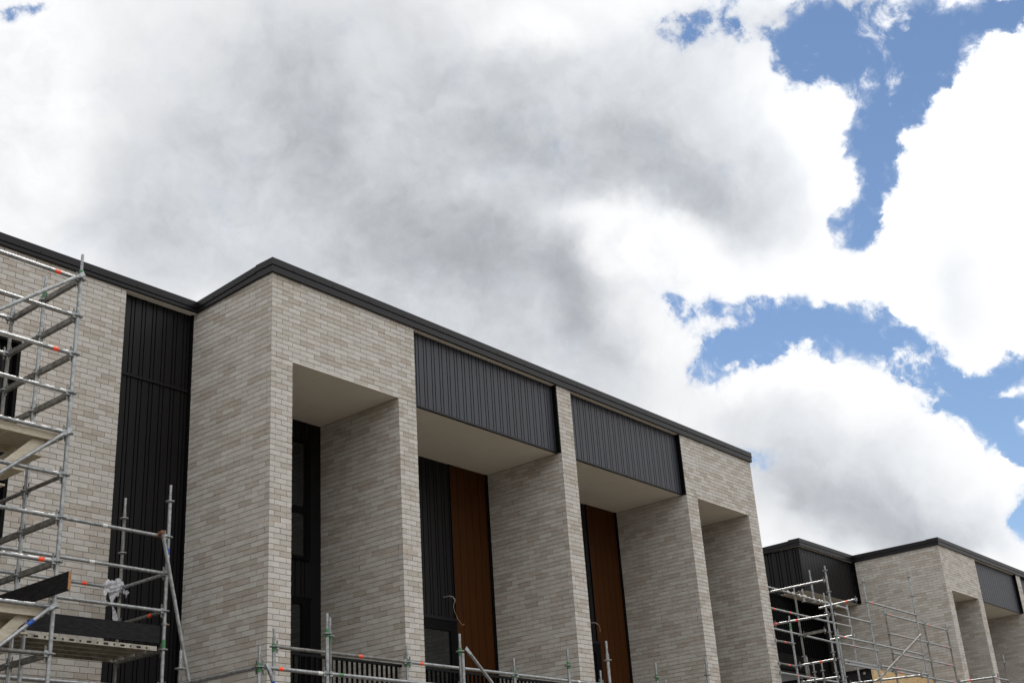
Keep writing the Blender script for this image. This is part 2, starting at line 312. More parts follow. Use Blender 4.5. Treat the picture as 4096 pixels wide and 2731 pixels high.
def fascia(root,pts,parent_name='fascia'):
    """pts: list of (x,y,zt,zb) along the roof edge with the outside on the right-hand side"""
    f=MB(); cap=MB(); sw=cap
    def seg(a,b,na,nb):
        pass
    n=len(pts); nor=[]
    for i in range(n-1):
        d=(Vector(pts[i+1][:2])-Vector(pts[i][:2])).normalized(); nor.append(Vector((d.y,-d.x)))
    def off(i,dist):
        p=Vector(pts[i][:2])
        if i==0: return p+nor[0]*dist
        if i==n-1: return p+nor[-1]*dist
        a,b=nor[i-1],nor[i]; m_=(a+b); return p+m_*(dist/(m_.dot(a)))
    for i in range(n-1):
        za,zb_=pts[i][2],pts[i+1][2]; ba,bb=pts[i][3],pts[i+1][3]
        def slab(mb,d0,d1,ta,tb,la,lb):
            A0,A1,B0,B1=off(i,d0),off(i,d1),off(i+1,d0),off(i+1,d1)
            mb.hexa([(A1.x,A1.y,la),(B1.x,B1.y,lb),(B0.x,B0.y,lb),(A0.x,A0.y,la),(A1.x,A1.y,ta),(B1.x,B1.y,tb),(B0.x,B0.y,tb),(A0.x,A0.y,ta)],'charcoal')
        ha=za-.128; hb=zb_-.128
        slab(f,.004,.050,ha-.006,hb-.006,ba,bb)          # lower fascia board
        slab(f,.004,.040,ha+.006,hb+.006,ha-.006,hb-.006)  # shadow gap
        slab(cap,-.25,.056,za,zb_,ha+.006,hb+.006)          # capping
        slab(cap,.056,.064,ha+.018,hb+.018,ha+.004,hb+.004)    # drip fold
        A=off(i,.056); B=off(i+1,.056); L=(B-A).length; d=(B-A)/L; q=.45
        while q<L:
            p=A+d*q; zq=ha+(hb-ha)*q/L+.034; nn=nor[i]
            sw.tube((p.x,p.y,zq),(p.x+nn.x*.006,p.y+nn.y*.006,zq),.009,'black',6); q+=.86
    fo=f.build('fascia',root); cap.build('roof_capping',root)
    return fo
def soffit(root,x0,x1,y0,y1,z,lines=()):
    s=MB(); s.box((x0,y0,z),(x1,y1,z+.03),'cream')
    for q in lines: s.box((q-.006,y0+.02,z-.002),(q+.006,y1-.002,z+.001),'joint')
    return s.build('soffit',root)
def window(root,x0,x1,z0,z1,y,fr=.05,panes=None):
    """frame standing 40 mm proud of plane y, pane set back"""
    f=MB(); yf=y-.045
    f.box((x0,yf,z0),(x0+fr,y+.02,z1),'black'); f.box((x1-fr,yf,z0),(x1,y+.02,z1),'black')
    f.box((x0+fr,yf,z1-fr),(x1-fr,y+.02,z1),'black'); f.box((x0+fr,yf,z0),(x1-fr,y+.02,z0+fr),'black')
    fo=f.build('window',root); p=MB(); p.box((x0+fr,y-.012,z0+fr),(x1-fr,y-.004,z1-fr),'glass'); p.build('pane',fo)
    return fo
def balustrade(root,x0,x1,y=.10,zt=4.80,zb=3.76):
    b=MB(); x=x0+.06
    while x<x1-.03: b.box((x-.006,y,zb+.06),(x+.006,y+.045,zt-.025),'black'); x+=.106
    b.box((x0,y+.005,zb+.02),(x1,y+.04,zb+.06),'black')
    o=b.build('balustrade',root); r=MB(); r.box((x0,y-.006,zt-.025),(x1,y+.052,zt+.012),'black'); r.build('handrail',o)
def block(root,X0,Y0,depth,full=True):
    """the repeated façade module whose outer corner stands at X0, Y0"""
    def V(x,y,z=0): return (X0+x,Y0+y,z)
    bays=[(3.266,7.477),(7.948,12.159)] if full else [(3.266,7.477)]
    end=15.453
    fr=MB()
    ZW=10.80
    # mortar cores (10 mm behind the brick faces)
    c=.01
    def core(x0,x1,y0,y1,z0,z1): fr.box(V(x0,y0,z0),V(x1,y1,z1),'mortar')
    core(c,.421,c,.22,0,ZS+.012); core(c,.431,c,.22,ZS+.012,ZW); core(c,.22,.22,depth+(.15 if full else 1.0),0,ZW)       # corner pier and return
    core(.431,2.832,c,.22,ZS+.012,ZW); core(2.832,3.256,c,.22,ZS+.012,ZW); core(2.842,3.256,c,.22,0,ZS+.012)
    core(2.842,3.256,.22,2.2,0,ZS+.02); core(.431,2.832,c,.22,0,3.55)
    segs=[(0,.431,0,ZS),(.431+0,2.832,0,3.55),(2.832,3.266,0,ZS),(0,3.266,ZS,ZW)]
    wall(fr,V(0,0),X_,-Y_,segs,weeps=(ZW-.17,ZS+.03,ZM+.02,ZM-.1))
    wall(fr,V(0,.0105),Y_,-X_,[(0,depth+.1,0,ZW-.0)] if full else [(0,3.03,ZS,ZW),(0,4.0,0,ZS)],ret=True,weeps=(ZW-.2,ZM+.02,ZM-.1))
    wall(fr,V(2.832,.0105),Y_,-X_,[(0,2.0,3.6,ZS)],ret=True,startB=0,weeps=(ZS-.12,ZM+.02,ZM-.1))
    wall(fr,V(3.266,.0105),Y_,X_,[(0,2.0,3.6,ZS)],ret=True)
    wall(fr,V(.431,.0105),Y_,X_,[(0,2.0,3.6,ZS)],ret=True)
    fr.box(V(.22,.22,0),V(.421,2.2,ZS),'mortar')
    if full:
        core(7.487,7.938,c,.22,0,ZW); core(7.487,7.938,.22,2.2,0,ZS+.02)
        wall(fr,V(7.477,0),X_,-Y_,[(0,.471,0,ZW)],weeps=(ZM+.02,))
        wall(fr,V(7.477,.0105),Y_,-X_,[(0,2.0,3.6,ZS)],ret=True,weeps=(ZM+.02,)); wall(fr,V(7.948,.0105),Y_,X_,[(0,2.0,3.6,ZS)],ret=True)
        core(12.169,12.615,c,.22,0,ZS+.012); core(12.169,12.625,c,.22,ZS+.012,ZW); core(12.169,12.615,.22,2.2,0,ZS+.02)
        core(12.625,14.995,c,.22,ZS+.012,ZW); core(15.005,end-c,c,.22,0,ZS+.012); core(14.995,end-c,c,.22,ZS+.012,ZW); core(15.005,end-c,.22,9,0,ZW)
        core(12.625,14.995,c,.22,0,3.55)
        wall(fr,V(12.159,0),X_,-Y_,[(0,.466,0,ZS),(.466,2.836,0,3.55),(2.836,end-12.159,0,ZS),(0,end-12.159,ZS,ZW)],weeps=(ZW-.17,ZM+.02))
        wall(fr,V(12.159,.0105),Y_,-X_,[(0,2.0,3.6,ZS)],ret=True,weeps=(ZS-.12,ZM+.02,ZM-.1)); wall(fr,V(12.625,.0105),Y_,X_,[(0,2.0,3.6,ZS)],ret=True)
        wall(fr,V(14.995,.0105),Y_,-X_,[(0,2.0,3.6,ZS)],ret=True,weeps=(ZS-.12,ZM+.02))
        wall(fr,V(end,.0105),Y_,X_,[(0,8.9,0,ZW)],ret=True)
    else:
        core(7.487,7.938,c,.22,0,ZW); core(7.487,7.938,.22,2.2,0,ZS+.02)
        wall(fr,V(7.477,0),X_,-Y_,[(0,.471,0,ZW)]); wall(fr,V(7.477,.0105),Y_,-X_,[(0,2.0,3.6,ZS)],ret=True,weeps=(ZS-.12,))
    fr.build('brick_wall',root)
    # lower storey front and balcony slab
    s=MB(); e2=end-.46 if full else 7.477
    s.box(V(.43,.25,3.56),V(e2,2.2,3.755),'cream'); s.build('balcony_slab',root)
    low=MB()
    for x0,x1 in bays: cladding(low,V(x0,.3),X_,-Y_,x1-x0,0,3.56)
    low.build('ground_floor_cladding',root)
    # metal clad panels of the recessed bays
    for x0,x1 in bays:
        p=MB(); cladding(p,V(x0+.03,.105),X_,-Y_,x1-x0-.06,ZS+.03,ZB+.02,first=.115)
        p.box(V(x0,.03,ZS),V(x0+.03,.16,ZB),'black'); p.box(V(x1-.03,.004,ZS),V(x1+0,.16,ZB),'black')
        p.box(V(x0+.03,.088,ZS-.004),V(x1-.03,.14,ZS+.03),'charcoal'); p.build('cladding_panel',root)
        lip=MB(); lip.box(V(x0,.005,ZB-.026),V(x1,.104,ZB+.02),'joint'); lip.build('eave_lining',root)
        soffit(root,X0+x0,X0+x1,Y0+.14,Y0+2.0,ZS,[X0+x0+.73+1.245*i for i in range(3)])
        balustrade(root,X0+x0+.005,X0+x1-.005,Y0+.10)
    for x0,x1 in [(.431,2.832)]+([(12.625,14.995)] if full else []):
        t=soffit(root,X0+x0,X0+x1,Y0+.014,Y0+2.0,ZS,[X0+x0+.72,X0+x0+1.63])
        tr=MB(); tr.box(V(x0,.001,ZS-.006),V(x1,.0135,ZS+.012),'joint'); tr.build('edge_trim',t)
        balustrade(root,X0+x0+.005,X0+x1-.005,Y0+.10)
# ---------------------------------------------------------------- near building
NB=empty('apartment_building','near grey brick building with dark metal fascia, framed balconies and brown cladding','building')
block(NB,0,0,1.95)
YB=1.99
# back walls of the recesses
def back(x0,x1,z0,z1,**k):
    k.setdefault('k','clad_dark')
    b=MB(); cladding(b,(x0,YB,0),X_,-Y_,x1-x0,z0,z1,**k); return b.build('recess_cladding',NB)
# first recess: column of windows
back(.43,2.842,8.98,ZS,first=.05); back(2.57,2.842,3.755,8.98,first=.3)
back(.43,2.57,6.17,6.80,first=.06)
fl=MB(); fl.box((.43,YB-.03,6.135),(2.60,YB+.02,6.17),'black'); fl.box((.43,YB-.03,6.80),(2.57,YB+.02,6.822),'black'); fl.build('flashing',NB)
window(NB,1.45,2.50,7.69,8.98,YB,.055); window(NB,.43,1.45,7.69,8.98,YB,.055); window(NB,1.45,2.50,6.822,7.69,YB,.055); window(NB,.43,1.45,6.822,7.69,YB,.055)
window(NB,1.40,2.45,3.755,6.13,YB,.08); window(NB,.43,1.40,3.755,6.13,YB,.08)
fj=MB(); fj.box((2.50,YB-.03,6.822),(2.57,YB+.02,8.98),'black'); fj.box((2.45,YB-.03,3.755),(2.57,YB+.02,6.13),'black'); fj.build('window_jamb',NB)
# second recess
def recess(x0,xd,xt,x1,doorx):
    back(x0,xd,6.21,ZS,first=.03)
    t=MB(); bw=.2135; x=xd
    while x<xt-.02:
        x2=min(x+bw,xt); t.box((x+.006,YB-.014,3.755),(x2-.006,YB+.02,ZS-.001),'timber'); x=x2
    t.box((xd,YB-.004,3.755),(xt,YB+.021,ZS-.002),'black')
    t.build('brown_cladding',NB)
    b=MB(); b.box((xt,YB-.03,3.755),(x1,YB+.03,ZS),'black'); b.box((xd-.012,YB-.02,3.755),(xd,YB+.02,ZS),'black'); b.build('corner_flashing',NB)
    d=MB(); d.box((x0,YB-.06,6.155),(doorx+.02,YB+.02,6.21),'charcoal'); d.build('flashing',NB)
    w_=window(NB,x0+.02,doorx,3.755,6.155,YB,.19)
recess(3.276,6.30,7.40,7.477,6.29)
recess(7.958,10.95,12.08,12.159,10.99)
back(12.615,14.995,3.755,ZS)
# left wing: brick field, dark recess and dark opening at the left
LW=MB()
wall(LW,(-3.074,1.95,0),X_,-Y_,[(0,1.685,0,10.80)],startB=1,weeps=(10.63,ZM+.1,ZM-.05,ZM-.22))
LW.box((-3.064,1.96,0),(-1.399,2.2,10.80),'mortar')
wall(LW,(-12.0,1.95,0),X_,-Y_,[(0,8.926,9.285,10.80),(0,6.5,0,9.285)],weeps=(10.63,))
LW.box((-12,1.96,9.295),(-3.074,2.2,10.80),'mortar'); LW.box((-12,1.96,0),(-5.51,2.2,9.295),'mortar')
LW.box((-3.07,2.2,0),(-3.0,2.6,9.29),'mortar')
LW.build('brick_wall',NB)
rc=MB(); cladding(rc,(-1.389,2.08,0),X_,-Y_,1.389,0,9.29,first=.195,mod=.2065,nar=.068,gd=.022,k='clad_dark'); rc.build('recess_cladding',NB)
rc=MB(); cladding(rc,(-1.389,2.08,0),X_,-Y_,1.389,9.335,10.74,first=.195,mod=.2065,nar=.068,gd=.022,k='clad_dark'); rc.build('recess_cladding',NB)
rf=MB(); rf.box((-1.389,2.055,9.29),(-.03,2.10,9.335),'charcoal'); rf.box((-.04,2.03,0),(.01,2.11,10.8),'black'); rf.build('flashing',NB)
el=MB(); el.box((-1.389,1.956,10.70),(-.0,2.078,10.73),'joint'); el.build('eave_lining',NB)
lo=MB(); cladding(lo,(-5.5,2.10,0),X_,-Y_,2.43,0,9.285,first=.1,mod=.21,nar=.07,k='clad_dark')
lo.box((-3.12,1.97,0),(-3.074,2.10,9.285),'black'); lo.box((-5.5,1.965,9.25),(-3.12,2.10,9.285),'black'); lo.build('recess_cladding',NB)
window(NB,-5.2,-3.30,7.3,9.03,2.09,.05); window(NB,-5.2,-3.30,3.6,6.2,2.09,.05)
# roof edge (outside is on the right hand walking from left to right)
ZI=10.895
fascia(NB,[(-12,1.95,ZI,10.665+.04),(0,1.95,ZI,10.665+.04),(0,.36,ZT-.015,ZB-.03)])
fascia(NB,[(0,.36,ZT,ZB-.03),(0,0,ZT,ZB-.03),(15.44,0,ZT,ZB-.03),(15.44,9,ZT,ZB-.03)])
rb=MB(); rb.box((.1,.1,10.83),(15.35,12,10.86),'charcoal'); rb.box((-12,2.2,10.72),(.1,12,10.76),'charcoal'); rb.build('roof',NB)
bk=MB(); bk.box((-12,2.62,0),(-.0,2.68,10.7),'inside'); bk.box((.3,2.2,0),(15.2,2.26,10.8),'inside'); bk.box((-12,12,0),(15.4,12.1,10.8),'mortar'); bk.build('inner_wall',NB)
# ---------------------------------------------------------------- far building
FB=empty('apartment_building','farther grey brick building at the right with a projecting dark metal clad upper box','building')
FX,FY=28.70,.42
block(FB,FX,FY,3.05,full=False)
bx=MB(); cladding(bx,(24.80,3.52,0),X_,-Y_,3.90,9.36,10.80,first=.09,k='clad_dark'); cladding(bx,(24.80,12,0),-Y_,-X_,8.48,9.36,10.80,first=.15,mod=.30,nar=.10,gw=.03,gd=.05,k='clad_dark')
bx.box((24.785,3.505,9.345),(24.83,3.55,10.8),'charcoal'); bx.box((28.66,3.40,9.36),(28.74,3.5,10.8),'black'); bx.build('upper_cladding',FB)
el=MB(); el.box((24.745,3.465,10.775),(28.7,3.53,10.80),'joint'); el.box((24.745,3.53,10.775),(24.81,12,10.799),'joint'); el.build('eave_lining',FB)
soffit(FB,24.81,28.7,3.53,4.5,9.355,[26.1,27.4])
sb=MB(); sb.box((24.76,4.5,9.35),(28.7,12,9.42),'black'); sb.build('soffit',FB)
scr=MB(); x=23.4
while x<27.5: scr.box((x-.012,4.38,7.50),(x+.012,4.47,9.30),'black'); x+=.1535
scr.box((23.4,4.40,9.28),(27.5,4.46,9.345),'black'); scr.box((23.4,4.40,7.44),(27.5,4.46,7.50),'black'); scr.box((23.4,4.44,8.42),(27.5,4.458,8.45),'steel')
scr.build('batten_screen',FB)
sb2=MB(); rg=random.Random(9)  # pale slivers added to stand in for sky glints between the battens
for i in range(30):
    x=24.1+i*.118
    z0=7.5+rg.uniform(0,1.3); sb2.box((x-.007,4.62,z0),(x+.007,4.64,z0+rg.uniform(.08,.5)),'whitetape_glint')
sb2.build('screen_glints',FB,kind='stuff')
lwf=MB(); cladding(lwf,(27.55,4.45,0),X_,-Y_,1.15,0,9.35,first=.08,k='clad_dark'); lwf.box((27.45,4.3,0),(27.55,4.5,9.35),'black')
lwf.box((23.2,4.36,7.0),(27.45,4.5,7.44),'black'); lwf.build('recess_cladding',FB)
ib=MB(); ib.box((23.2,6.6,0),(27.45,6.7,9.35),'inside'); ib.box((23.0,4.5,6.95),(27.45,6.6,7.0),'inside'); ib.box((23.2,4.52,4.0),(27.45,4.6,7.0),'inside'); ib.build('inner_wall',FB)
fascia(FB,[(24.74,12,ZT-.16,10.67),(24.74,3.8,ZT-.03,10.77)]); fascia(FB,[(24.74,3.8,ZT,10.77),(24.74,3.46,ZT,10.77),(FX,3.46,ZT-.0,10.77),(FX,FY+.36,ZT-.015,10.77)])
fascia(FB,[(FX,FY+.36,ZT,10.77),(FX,FY,ZT,10.77),(40,FY,ZT,10.77)])
rb=MB(); rb.box((24.8,3.6,10.81),(39,14,10.85),'charcoal'); rb.box((28.9,.6,10.811),(39,3.6,10.851),'charcoal'); rb.build('roof',FB)
bw=MB(); bw.box((29,2.6,0),(39,2.66,10.8),'inside'); bw.build('inner_wall',FB)
more=MB(); wall(more,(FX+7.948,FY,0),X_,-Y_,[(4.21,4.9,0,10.8)]); more.build('brick_wall',FB)
p=MB(); cladding(p,(FX+7.978,FY+.105,0),X_,-Y_,4.15,ZS+.03,10.82,first=.115); p.build('cladding_panel',FB)
# ---------------------------------------------------------------- scaffold kit
RT=.0252
def rosette_mesh():
    b=MB(); b.ring((0,0,-.006),RT,.038,.013,'steel'); b.ring((0,0,-.006),.052,.064,.013,'steel')
    for i in range(8):
        a=math.pi/4*i; d=Vector((math.cos(a),math.sin(a),0)); t=Vector((-d.y,d.x,0)); w2=.009 if i%2 else .006
        b.obox(d*.034-t*w2+Vector((0,0,-.0045)),d*.022,t*2*w2,Vector((0,0,.009)),'steel')
    return b.mesh('rosette',True)
ROS=rosette_mesh()
def spigot_mesh():
    b=MB(); b.tube((0,0,0),(0,0,.235),.0195,'steel',12); b.tube((-.021,0,.13),(-.018,0,.13),.006,'black',6); b.tube((0,-.0205,.12),(0,-.018,.12),.007,'black',6); return b.mesh('spigot',True)
SPG=spigot_mesh()
def collar_mesh(k):
    b=MB(); b.tube((0,0,.006),(0,0,.118),.0285,k,12); b.tube((-.036,0,.06),(.036,0,.06),.007,'steel' if k=='steel' else 'green',6); return b.mesh('collar',True)
COL={'green':collar_mesh('green'),'steel':collar_mesh('steel')}
TAPE={}
def tape(parent,p,d,k='orange',L=.075,r=RT+.0015,name='tape'):
    b=MB(); d=Vector(d).normalized(); p=Vector(p); b.tube(p-d*L/2,p+d*L/2,r,k,12,False); b.build(name,parent,True)
def standard(root,x,y,top,ros,zmin=0,collar='green',mk='steel',low=True,spig=True,extra=()):
    """upright tube with rosettes at heights ros (downwards); the spigot rises above the top rosette"""
    b=MB(); zt=top-.235 if spig else top
    b.tube((0,0,zmin),(0,0,zt+.01 if spig else zt),RT,mk,14)
    if low:
        z=ros[-1]-.5195
        while z>.3 and z>zmin: b.ring((0,0,z-.005),RT,.062,.010,'steel',12); z-=.5195
        b.tube((0,0,zmin),(0,0,zmin+.012),.07,'steel',12)
    s=b.build('standard',root,True,loc=(x,y,0))
    for z in ros: link('rosette',ROS,s,loc=(0,0,z))
    if spig:
        link('spigot',SPG,s,loc=(0,0,zt))
        if collar: link('collar',COL[collar],s,loc=(0,0,zt-.115 if zt-ros[0]>.09 else zt-.09))
    return s
def heads(b,p,d,k='steel'):
    # wedge head at end p of a tube running in direction d (away from the upright)
    d=Vector(d).normalized(); t=Vector((-d.y,d.x,0)).normalized()
    b.obox(p+d*.028-t*.022+Vector((0,0,-.036)),d*.05,t*.044,Vector((0,0,.07)),k)
    b.obox(p+d*.046-t*.004+Vector((0,0,-.085)),d*.022,t*.008,Vector((0,0,.175)),'steel_dark')
def ledger(root,p,q,k='steel',name='ledger',tapes=(),h0=True,h1=True,dz=.0,r=None):
    p,q=Vector(p)+Vector((0,0,dz)),Vector(q)+Vector((0,0,dz)); d=(q-p).normalized(); b=MB()
    b.tube(p+d*(.06 if h0 else 0),q-d*(.06 if h1 else 0),r or RT,k,14)
    if h0: heads(b,p,d)
    if h1: heads(b,q,-d)
    o=b.build(name,root,True)
    for f,kk in tapes: tape(o,p.lerp(q,f),d,kk)
    return o
def transom(root,p,q,labels=(),k='steel_dark'):
    """open U-section beam carrying the decks"""
    p,q=Vector(p),Vector(q); d=(q-p).normalized(); t=Vector((-d.y,d.x,0)).normalized(); b=MB(); L=(q-p).length-.12; a=p+d*.06
    b.obox(a-t*.026+Z_*(-.035),d*L,t*.052,Z_*.004,k); b.obox(a-t*.026+Z_*(-.031),d*L,t*.004,Z_*.06,k); b.obox(a+t*.022+Z_*(-.031),d*L,t*.004,Z_*.06,k)
    b.tube(a+Z_*.022-t*.0,a+d*L+Z_*.022,.012,k,8)
    n=int(L/.17)
    for i in range(n): b.obox(a+d*(.1+i*.17)-t*.006+Z_*(-.0362),d*.035,t*.012,Z_*.002,'alu')
    heads(b,p,d); heads(b,q,-d); o=b.build('transom',root)
    for f in labels:
        lb=MB(); c=p.lerp(q,f); lb.obox(c-t*.0275+Z_*(-.030),d*.13,t*.0012,Z_*.052,'redlabel')
        lb.obox(c-t*.0277+Z_*(-.012)+d*.02,d*.07,t*.0002,Z_*.006,'alu'); lb.obox(c-t*.0277+Z_*(.004)+d*.02,d*.08,t*.0002,Z_*.004,'alu')
        lb.build('label',o)
    return o
def brace(root,p,q,k='steel',tapes=(),name='brace'):
    p,q=Vector(p),Vector(q); d=(q-p).normalized(); b=MB(); b.tube(p+d*.11,q-d*.11,RT-.002,k,14)
    t=d.cross(Z_).normalized(); n=d.cross(t)
    for e,s_ in ((p,1),(q,-1)):
        a=e+d*s_*-.02; b.hexa([a-t*.008-n*.03,a+t*.008-n*.03,a+t*.008+n*.03,a-t*.008+n*.03]+[a+d*s_*.14-t*.02-n*.018,a+d*s_*.14+t*.02-n*.018,a+d*s_*.14+t*.02+n*.018,a+d*s_*.14-t*.02+n*.018],k)
    o=b.build(name,root,True)
    for f,kk in tapes: tape(o,p.lerp(q,f),d,kk,.09,RT)
    return o
def steel_deck(root,x0,x1,y0,y1,z):
    """perforated steel plank with holes along its side flange"""
    b=MB(); w_=(y1-y0)
    b.box((x0,y0,z+.055),(x1,y1,z+.06),'alu'); b.box((x0,y0,z),(x1,y0+.002,z+.055),'alu'); b.box((x0,y1-.002,z),(x1,y1,z+.055),'alu')
    b.box((x0,y0+.002,z),(x1,y0+.02,z+.002),'alu'); b.box((x0,y1-.02,z),(x1,y1-.002,z+.002),'alu')
    x=x1-.16; i=0
    while x>x0+.1:
        for yy in (y0-.0012,y1+.0002):
            if i%2==0: b.tube((x,yy,z+.028),(x,yy+.001,z+.028),.015,'weep',10)
            else: b.box((x-.022,yy,z+.014),(x+.022,yy+.001,z+.042),'weep'); b.tube((x-.022,yy,z+.028),(x-.022,yy+.001,z+.028),.014,'weep',10); b.tube((x+.022,yy,z+.028),(x+.022,yy+.001,z+.028),.014,'weep',10)
        x-=.125; i+=1
    return b.build('steel_plank',root)
def plank(name,label,a,b_,h,t,end=None):
    a,b_=Vector(a),Vector(b_); d=b_-a; n=d.cross(Z_).normalized(); m_=MB(); m_.obox(a,d,n*t,Z_*h,'plank')
    if end: m_.obox(a-d.normalized()*.004+n*.002+Z_*.003,d.normalized()*.004,n*(t-.004),Z_*(h-.006),'rawwood')
    o=m_.build(name); o['label']=label; o['category']='plank'; return o
# ---------------------------------------------------------------- left scaffold tower
SA=empty('scaffold','tall galvanised scaffold tower with access platforms and stairs at the left edge','scaffold')
ZA=[8.90,8.385,7.868,7.352,6.835,6.31,5.79,5.268,4.745,4.22]
AX=-4.0
standard(SA,AX,-1.05,9.255,ZA,collar='green')
standard(SA,AX,-.207,9.255,ZA)
standard(SA,AX,.573,9.25,ZA,mk='steel_dark',collar='steel')
for y in (-1.05,-.207,.573): standard(SA,-6.5,y,9.25,ZA[:1]+ZA[4:5])
for y in (-1.05,):
    for i,z in enumerate(ZA):
        tp={0:[(.13,'orange')],2:[(.105,'orange')],7:[(.085,'orange')]}.get(i,[])
        ledger(SA,(AX,y,z),(-6.5,y,z),tapes=tp,k='steel_dark' if i==9 else 'steel')
        if i==9: tape(SA.children[-1],(-4.8,y,z),X_,'rust',.5)
ledger(SA,(AX,-1.05,8.90),(-6.5,-1.05,8.90),dz=.0) if 0 else None
for z in (8.9,8.385,): ledger(SA,(AX,.573,z),(-6.5,.573,z))
for i,z in enumerate(ZA):
    if i in (5,):
        ledger(SA,(AX,-1.05,z),(AX,-.207,z),k='steel_dark',name='ledger'); ledger(SA,(AX,-.207,z),(AX,.573,z),k='steel_dark')
        continue
    transom(SA,(AX,-1.05,z),(AX,-.207,z),labels={0:(.28,),4:(.35,),8:(.3,)}.get(i,()))
    transom(SA,(AX,-.207,z),(AX,.573,z),labels={0:(.25,),1:(.6,),3:(.45,)}.get(i,()))
brace(SA,(-4.02,-1.13,8.94),(-6.48,-1.13,7.0)); brace(SA,(-4.02,-1.13,6.85),(-6.48,-1.13,4.78)); brace(SA,(-4.02,-1.13,4.77),(-6.48,-1.13,2.70),tapes=[(.12,'blue')])
brace(SA,(-6.4,.65,6.0),(-4.1,.65,3.3)); 
ledger(SA,(-4.02,-.50,5.1),(-3.98,-.42,2.6),h0=False,h1=False,name='prop')
def platform(z):
    b=MB(); x0,x1,y0,y1=-6.4,-4.09,-1.0,-.26
    b.box((x0,y0+.03,z+.05),(x1,y1-.03,z+.064),'ply'); b.box((x0,y0,z-.03),(x1,y0+.03,z+.066),'ply'); b.box((x0,y1-.03,z-.03),(x1,y1,z+.066),'ply')
    for x in (x1-.04,x1-.62,x1-1.2,x1-1.8): b.box((x,y0+.03,z-.02),(x+.035,y1-.03,z+.05),'ply')
    b.build('platform',SA)
    s_=MB()
    for yy in (-.93,-.42): s_.obox((x1-.13,yy,z-.05),Vector((-1.85,0,-1.86)),Vector((0,.03,0)),Vector((-.085,0,.085)),'ply')
    for i in range(8): s_.box((x1-.32-.22*i,-.90,z-.22-.222*i),(x1-.12-.22*i,-.42,z-.20-.222*i),'ply')
    s_.build('access_stair',SA)
platform(6.755); platform(4.665)
plank('plank','black painted board with a raw splintered end, lashed across the left scaffold tower',(-4.075,-1.43,4.865),(-4.075,.62,4.86),.21,.038,True)
# ---------------------------------------------------------------- inner bay in front of the dark recess
SB=empty('scaffold','galvanised scaffold bay with handrails and perforated steel decks before the dark recess','scaffold')
ZD=[6.80,6.28,5.765,5.245,4.725,4.205]
DX=-1.43
sD=standard(SB,DX,.45,7.04,ZD,collar=None)
link('collar',COL['green'],sD,loc=(0,0,4.74))
sE=standard(SB,DX,1.55,7.11,ZD[:3]+ZD[4:],collar=None,mk='steel_dark')
tape(sD,(0,0,6.075),Z_,'blue',.085); tape(sD,(0,0,5.99),Z_,'whitetape_glint',.06); tape(sE,(0,0,5.20),Z_,'orange',.10)
for y in (.45,1.55): standard(SB,-4.55,y,6.4,ZD[1:5:2])
for z in (6.28,5.765,5.245,4.205):
    ledger(SB,(DX,.45,z),(-4.55,.45,z),tapes={5.765:[(.38,'whitetape_glint')],6.28:[(.33,'whitetape_glint')]}.get(z,()))
ledger(SB,(DX,1.55,5.765),(-4.55,1.55,5.765),tapes=[(.19,'orange'),(.93,'orange')]); ledger(SB,(DX,1.55,5.245),(-4.55,1.55,5.245))
ledger(SB,(DX,.45,5.765),(DX,1.55,5.765),k='steel'); ledger(SB,(DX,.45,5.245),(DX,1.55,5.245),k='steel_dark',tapes=[(.3,'orange')])
transom(SB,(DX,.45,4.725),(DX,1.55,4.725)); transom(SB,(-4.55,.45,4.725),(-4.55,1.55,4.725))
for i in range(4): steel_deck(SB,-4.45,-1.52,.47+.262*i,.47+.262*i+.235,4.705)
ledger(SB,(-1.60,.36,6.33),(-.70,.36,3.0),h0=False,h1=False,name='prop')
cp=MB(); cp.tube((-1.625,.45,6.285),(-1.565,.45,6.285),.034,'rust',10); cp.box((-1.615,.37,6.285),(-1.575,.42,6.335),'rust'); cp.tube((-1.60,.36,6.28),(-1.585,.36,6.325),.033,'rust',10); cp.build('coupler',SB)
cp=MB(); cp.ring((DX,.45,5.055),RT,.036,.03,'steel'); cp.box((DX+.03,.43,5.055),(DX+.07,.45,5.08),'rust'); cp.build('coupler',SB)
plank('plank','long black toe board along the edge of the perforated steel deck',(-4.6,.482,4.79),(-1.50,.482,4.805),.235,.036)
